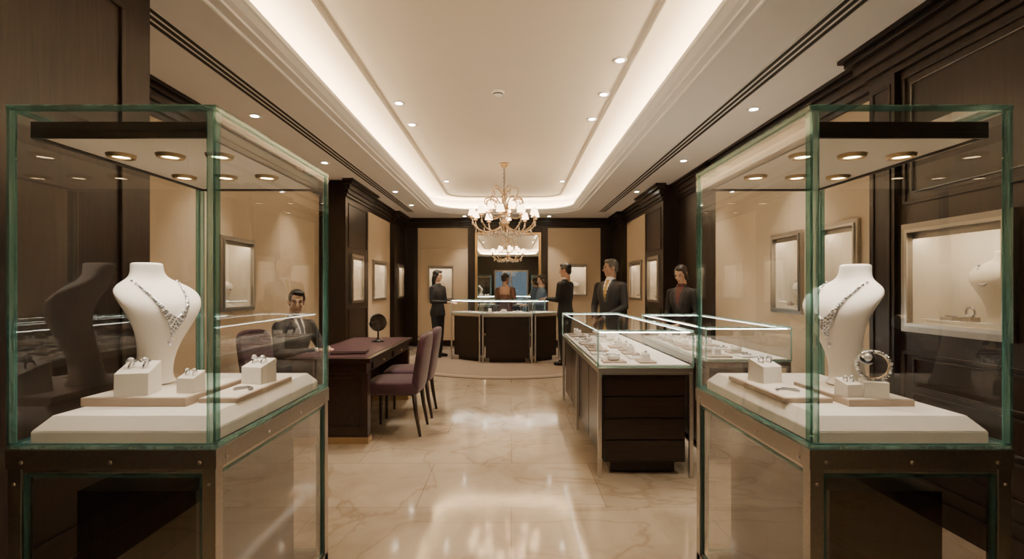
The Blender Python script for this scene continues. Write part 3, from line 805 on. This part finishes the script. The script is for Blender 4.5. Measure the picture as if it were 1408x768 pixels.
def build_head(skin, hair, style, female):
    out = MB(); h = MB()
    h.sph((0, .015, .03), (.072, .094, .088), skin, 24, 16)
    h.sph((0, -.028, -.03), (.055 if not female else .052, .058, .078), skin, 20, 14)
    h.sph((0, -.060, -.090), (.026, .024, .022), skin)
    h.caps((-.040, -.02, -.062), (0, -.058, -.09), .019, .018, skin); h.caps((.040, -.02, -.062), (0, -.058, -.09), .019, .018, skin)
    for sx in (-1, 1):
        h.sph((sx*.036, -.060, -.018), (.021, .020, .022), skin)
        h.sph((sx*.073, .012, -.005), (.009, .018, .030), skin); h.sph((sx*.078, .018, .006), (.007, .014, .018), skin)
        h.caps((sx*.014, -.078, .030), (sx*.042, -.070, .030), .010, .009, skin)
        h.sph((sx*.009, -.094, -.028), (.009, .009, .008), skin)
    h.caps((0, -.082, .022), (0, -.106, -.022), .0085, .0115, skin)
    h.sph((0, -.076, -.056), (.025, .014, .016), skin)
    h.caps((0, .018, -.05), (0, .030, -.185), .050 if female else .057, .052 if female else .062, skin)
    V, F = remesh(h, .0045, 3); out.add(V, F, skin, True)
    lip = LIPS if female else LIPM
    out.caps((-.014, -.0855, -.0535), (0, -.0905, -.0515), .0025, .0034, lip, 8); out.caps((.014, -.0855, -.0535), (0, -.0905, -.0515), .0025, .0034, lip, 8)
    out.caps((-.012, -.084, -.058), (0, -.089, -.0595), .0025, .004, lip, 8); out.caps((.012, -.084, -.058), (0, -.089, -.0595), .0025, .004, lip, 8)
    for sx in (-1, 1):
        out.sph((sx*.029, -.0715, .010), (.0112, .011, .0058), EYEW, 12, 8)
        out.sph((sx*.029, -.0808, .010), (.0058, .003, .0055), IRIS, 10, 6)
        out.tube([(sx*.017, -.082, .0145), (sx*.029, -.0835, .0170), (sx*.041, -.076, .0145)], .0022, hair, 6)
        out.tube([(sx*.014, -.088, .034), (sx*.030, -.087, .039), (sx*.046, -.075, .036)], [.003, .0035, .002], hair, 6)
    g = MB()
    g.sph((0, .030, .045), (.081, .095, .086), hair, 24, 16)
    g.sph((.012, -.035, .098), (.056, .042, .030), hair, 16, 10)
    g.sph((0, .065, -.01), (.070, .048, .075), hair, 20, 12)
    for sx in (-1, 1): g.sph((sx*.066, -.005, .045), (.014, .045, .040), hair)
    if style == 'bob':
        for sx in (-1, 1): g.caps((sx*.068, -.012, .04), (sx*.068, .015, -.070), .020, .024, hair); 
        g.sph((0, .05, -.04), (.078, .056, .080), hair, 20, 12)
    if style == 'long':
        for sx in (-1, 1): g.caps((sx*.068, .0, .04), (sx*.060, .03, -.14), .021, .022, hair)
        g.loft([(-.30, .04, .02, 0, .075), (-.24, .07, .032, 0, .08), (-.10, .080, .045, 0, .07), (.0, .082, .055, 0, .055)], hair, 20)
    if style == 'bun':
        g.sph((0, .125, .03), (.042, .040, .042), hair)
    V, F = remesh(g, .006, 3); out.add(V, F, hair, True)
    return out
def build_hand(mb, W, d, up, side, skin, curl=.35, s=1.0):
    d = Vector(d).normalized(); n = Vector(up); n = (n-d*n.dot(d)).normalized(); sd_ = d.cross(n)*side
    W = Vector(W); h = MB()
    h.caps(W-d*.03, W+d*.02, .025*s, .024*s, skin)
    offs = (.030, .010, -.010, -.028); ln = (.92, 1.0, .95, .75)
    for o, l in zip(offs, ln):
        k = W+d*(.088*s)+sd_*o*s
        h.caps(W+d*.015+sd_*o*.6*s, k, .0145*s, .0115*s, skin, 8)
        p = k; ang = curl*.7
        for seglen, r0, r1 in ((.043, .0098, .0090), (.027, .0090, .0082), (.021, .0082, .0070)):
            dr = d*math.cos(ang)+n*math.sin(ang); q = p+dr*seglen*l*s
            h.caps(p, q, r0*s, r1*s, skin, 8); p = q; ang += curl*1.1
    t0 = W+d*.022*s+sd_*.022*s; t1 = t0+(d*.55+sd_*.65+n*.35).normalized()*.045*s; t2 = t1+(d*.8+sd_*.25+n*.45).normalized()*.032*s; t3 = t2+(d*.85+n*.5).normalized()*.024*s
    h.caps(t0, t1, .0145*s, .0115*s, skin, 8); h.caps(t1, t2, .0112*s, .0095*s, skin, 8); h.caps(t2, t3, .0095*s, .0078*s, skin, 8)
    V, F = remesh(h, .0035, 2); mb.add(V, F, skin, True)

def person(name, loc, heading, H, female, top, bottom, skin, hair, style='short', arms=None, yaw=0, pitch=0, lean=0, seated=False,
           shirt=None, tie=None, skirt=False, bare=False, rug=0):
    S = H/1.76; b = MB(); D = BLACKM
    sw = .87 if female else 1.0
    dz = -.41 if seated else 0
    hem = .96 if bare else .84
    T = [(hem, .178, .128, 0, 0), (.92, .176, .128, 0, .005), (1.0, .160 if not female else .150, .115, 0, 0), (1.08, .152 if not female else .128, .108, 0, 0), (1.18, .168 if not female else .140, .118, 0, 0),
         (1.27, .186 if not female else .160, .125 if not female else .128, 0, -.006), (1.35, .196*sw, .118, 0, 0), (1.41, .185*sw, .098, 0, .004), (1.445, .145*sw, .078, 0, .010), (1.47, .09, .065, 0, .012), (1.50, .062, .060, 0, .014)]
    b.loft([(z+dz, x, y, cx, cy) for z, x, y, cx, cy in T], D, 32, .9)
    b.caps((0, .012, 1.47+dz), (0, .008, 1.53+dz), .060 if not female else .052, .054 if not female else .047, D)
    sh = .196*sw
    default = {1: ((sh+.055, .02, 1.13), (sh+.045, -.06, .87)), -1: ((-sh-.055, .02, 1.13), (-sh-.045, -.06, .87))}
    arms = arms or default
    k = .9 if female else 1.0
    for sx in (1, -1):
        e, w = Vector(arms[sx][0]), Vector(arms[sx][1]); e.z += dz; w.z += dz
        s0 = Vector((sx*sh, .005, 1.395+dz))
        b.caps(s0, e, .064*k, .050*k, D); b.caps(e, w, .050*k, .036*k, D)
        b.caps(Vector((sx*.10, .01, 1.41+dz)), s0, .06*k, .060*k, D)
    if seated:
        for sx in (1, -1):
            b.caps((sx*.09, 0, .53), (sx*.12, -.42, .53), .088, .066, D); b.caps((sx*.12, -.42, .53), (sx*.13, -.40, .12), .064, .050, D)
            b.caps((sx*.13, -.36, .05), (sx*.135, -.56, .04), .042, .036, D)
        b.loft([(.44, .17, .13, 0, 0), (.5, .175, .14, 0, 0), (.6, .17, .13, 0, 0)], D)
    else:
        st = .012
        if skirt:
            b.loft([(.56, .165, .115, 0, 0), (.70, .172, .12, 0, 0), (.86, .172, .125, 0, 0), (.95, .15, .11, 0, 0)], D)
        r = (.094, .072, .062) if not skirt else (.08, .052, .034)
        if female and not skirt: r = (.092, .066, .050)
        for sx in (1, -1):
            y = sx*st
            b.caps((sx*.085, 0, .88), (sx*.092, y-.012, .49), r[0], r[1], D); b.caps((sx*.092, y-.012, .49), (sx*.095, y+.012, .10), r[1], r[2], D)
            b.caps((sx*.095, y+.035, .042), (sx*.112, y-.145, .034), .040, .034, D)
            b.caps((sx*.095, y+.015, .10), (sx*.098, y+.01, .05), .045, .04, D)
    V, F = remesh(b, .0095, 5)
    MS = []
    for fc in F:
        cc = sum((V[i] for i in fc), Vector())/len(fc); z = cc.z-dz; x = abs(cc.x); y = cc.y
        m = top
        zl = cc.z
        if zl < .075: m = SHOE
        elif seated and zl < .62 and (y < -.13 or zl < .55): m = bottom
        elif not seated and z < hem-.003: m = skin if (skirt and z < .55) else bottom
        elif z > 1.495: m = shirt if (shirt and z < 1.525) else skin
        elif shirt and y < -.02 and y > -.19 and z > 1.19 and x < (z-1.19)*.19:
            m = tie if (tie and x < .020) else shirt
        elif shirt and y < -.02 and y > -.19 and z > 1.17 and x < (z-1.17)*.19+.032 and x > (z-1.17)*.10: m = LAPEL
        elif bare and z > 1.30 and x < .11: m = skin
        MS.append(m)
    out = MB(); out.add(V, F, MS, True)
    hd = build_head(skin, hair, style, female)
    Mh = Matrix.Translation((0, .0, 1.645+dz)) @ Euler((math.radians(pitch), 0, math.radians(yaw))).to_matrix().to_4x4()
    for i, p in enumerate(hd.v):
        t = max(0, min(1, (p.z+.17)/.09)); base = Matrix.Translation((0, 0, 1.645+dz)) @ p
        hd.v[i] = base.lerp(Mh @ p, t) if t < 1 else Mh @ p
    o0 = len(out.v)
    out.v += hd.v; out.f += [[o0+i for i in q] for q in hd.f]; out.m += [out.mi(hd.mats[i]) for i in hd.m]; out.s += hd.s
    for sx in (1, -1):
        e, w = Vector(arms[sx][0]), Vector(arms[sx][1]); e.z += dz; w.z += dz
        dr = (w-e).normalized()
        if len(arms[sx]) > 2: dr = Vector(arms[sx][2]).normalized()
        n = Vector((0, 0, -1)) if abs(dr.z) < .7 else Vector((-sx, 0, 0))
        if shirt: out.cyl(w-dr*.012, w+dr*.014, .0355*k, .033*k, shirt, 16)
        build_hand(out, w+dr*.03, dr, n, -sx if abs(dr.z) < .7 else sx, skin, .32, .92 if female else 1.0)
    if shirt and not bare:
        out.tube([(.060*math.cos(t), .012+.058*math.sin(t), 1.505+dz-.014*max(0, -math.sin(t))) for t in [2*math.pi*i/20 for i in range(20)]], .010, shirt, 8, closed=True)
    if lean:
        pv = Vector((0, 0, .92+dz))
        for i, p in enumerate(out.v):
            t = max(0, min(1, (p.z-pv.z+.05)/.2)); t = t*t*(3-2*t)
            R = Matrix.Rotation(math.radians(lean)*t, 4, 'X')
            if p.z > pv.z-.05 and not (seated and p.y < -.3 and p.z < .6): out.v[i] = pv+R @ (p-pv)
    o = out.obj(name, (loc[0], loc[1], rug), heading, scale=S)
    return o
SK1 = mat('skin_light', (.52, .33, .235), .5, var=.05, bscale=30); SK2 = mat('skin_tan', (.38, .225, .15), .5, var=.05, bscale=30)
HB = mat('hair_black', (.010, .008, .007), .4, var=.3, bscale=80); HG = mat('hair_grey', (.10, .095, .09), .5, var=.4, bscale=80); HBR = mat('hair_brown', (.022, .012, .008), .42, var=.3, bscale=80)
SUIT = mat('navy_black_suit', (.008, .009, .012), .75, var=.1, bscale=80); SUIT2 = mat('charcoal_suit', (.011, .010, .011), .75, var=.1)
TIEG = mat('gold_tie', (.34, .22, .05), .5); TIED = mat('dark_tie', (.03, .035, .06), .5)
BROWN = mat('rust_dress', (.10, .045, .028), .7, var=.15); BLUE = mat('blue_dress', (.05, .09, .15), .7, var=.15); PLUM = mat('wine_blouse', (.11, .03, .03), .6)
def fwd(x=.10, z=1.08, y=-.34, ex=.24, ez=1.14, ey=-.02): return {1: ((ex, ey, ez), (x, y, z)), -1: ((-ex, ey, ez), (-x, y, z))}
RZ = .014
person('saleswoman_standing', (-1.45, 10.05), 58, 1.70, True, SUIT, SUIT, SK1, HB, 'long', fwd(.09, 1.12, -.30, .21, 1.13), yaw=12, pitch=10, rug=RZ)
person('businessman_standing', (.95, 8.98), -122, 1.78, False, SUIT, SUIT, SK2, HB, 'short', fwd(.09, 1.15, -.32, .24, 1.14), yaw=8, pitch=8, shirt=SHIRT, rug=RZ)
person('older_salesman', (1.36, 7.0), -46, 1.76, False, SUIT2, SUIT2, SK2, HG, 'short', fwd(.08, .98, -.26, .25, 1.12), yaw=-30, pitch=6, shirt=SHIRT, tie=TIEG)
person('saleswoman_at_counter', (2.24, 6.6), -48, 1.66, True, SUIT2, SUIT2, SK1, HBR, 'bob', fwd(.12, 1.02, -.32, .22, 1.12), yaw=4, pitch=18, lean=7, shirt=PLUM)
person('woman_in_rust_dress', (-.12, 10.55), 168, 1.66, True, BROWN, BROWN, SK2, HB, 'bun', fwd(.10, 1.08, -.30, .21, 1.12), yaw=-18, pitch=8, bare=True, skirt=True, rug=RZ)
person('woman_in_blue', (.62, 10.5), -80, 1.62, True, BLUE, BLUE, SK1, HBR, 'bob', fwd(.10, 1.10, -.32, .21, 1.12), yaw=10, pitch=14, skirt=True, rug=RZ)
person('seated_salesman', (-2.25, 5.20), 66, 1.76, False, SUIT, SUIT, SK1, HB, 'short', {1: ((.28, -.12, 1.16), (.10, -.36, 1.21)), -1: ((-.28, -.12, 1.16), (-.06, -.38, 1.21))}, yaw=-38, pitch=3, lean=6, seated=True, shirt=SHIRT, tie=TIED)

# ------------------------------------------------------------------ world + camera
w = bpy.data.worlds.new('evening_street'); scene.world = w; w.use_nodes = True
w.node_tree.nodes['Background'].inputs['Color'].default_value = (.45, .60, .72, 1)
w.node_tree.nodes['Background'].inputs['Strength'].default_value = .3
cam = bpy.data.cameras.new('camera'); co = bpy.data.objects.new('camera', cam); COL.objects.link(co)
co.location = (0, 0, 1.38); co.rotation_euler = (math.radians(90), 0, 0)
cam.sensor_width = 36; cam.lens = 36*700/1408; cam.shift_y = 11/1408; cam.shift_x = 1/1408
cam.clip_start = .05
scene.camera = co
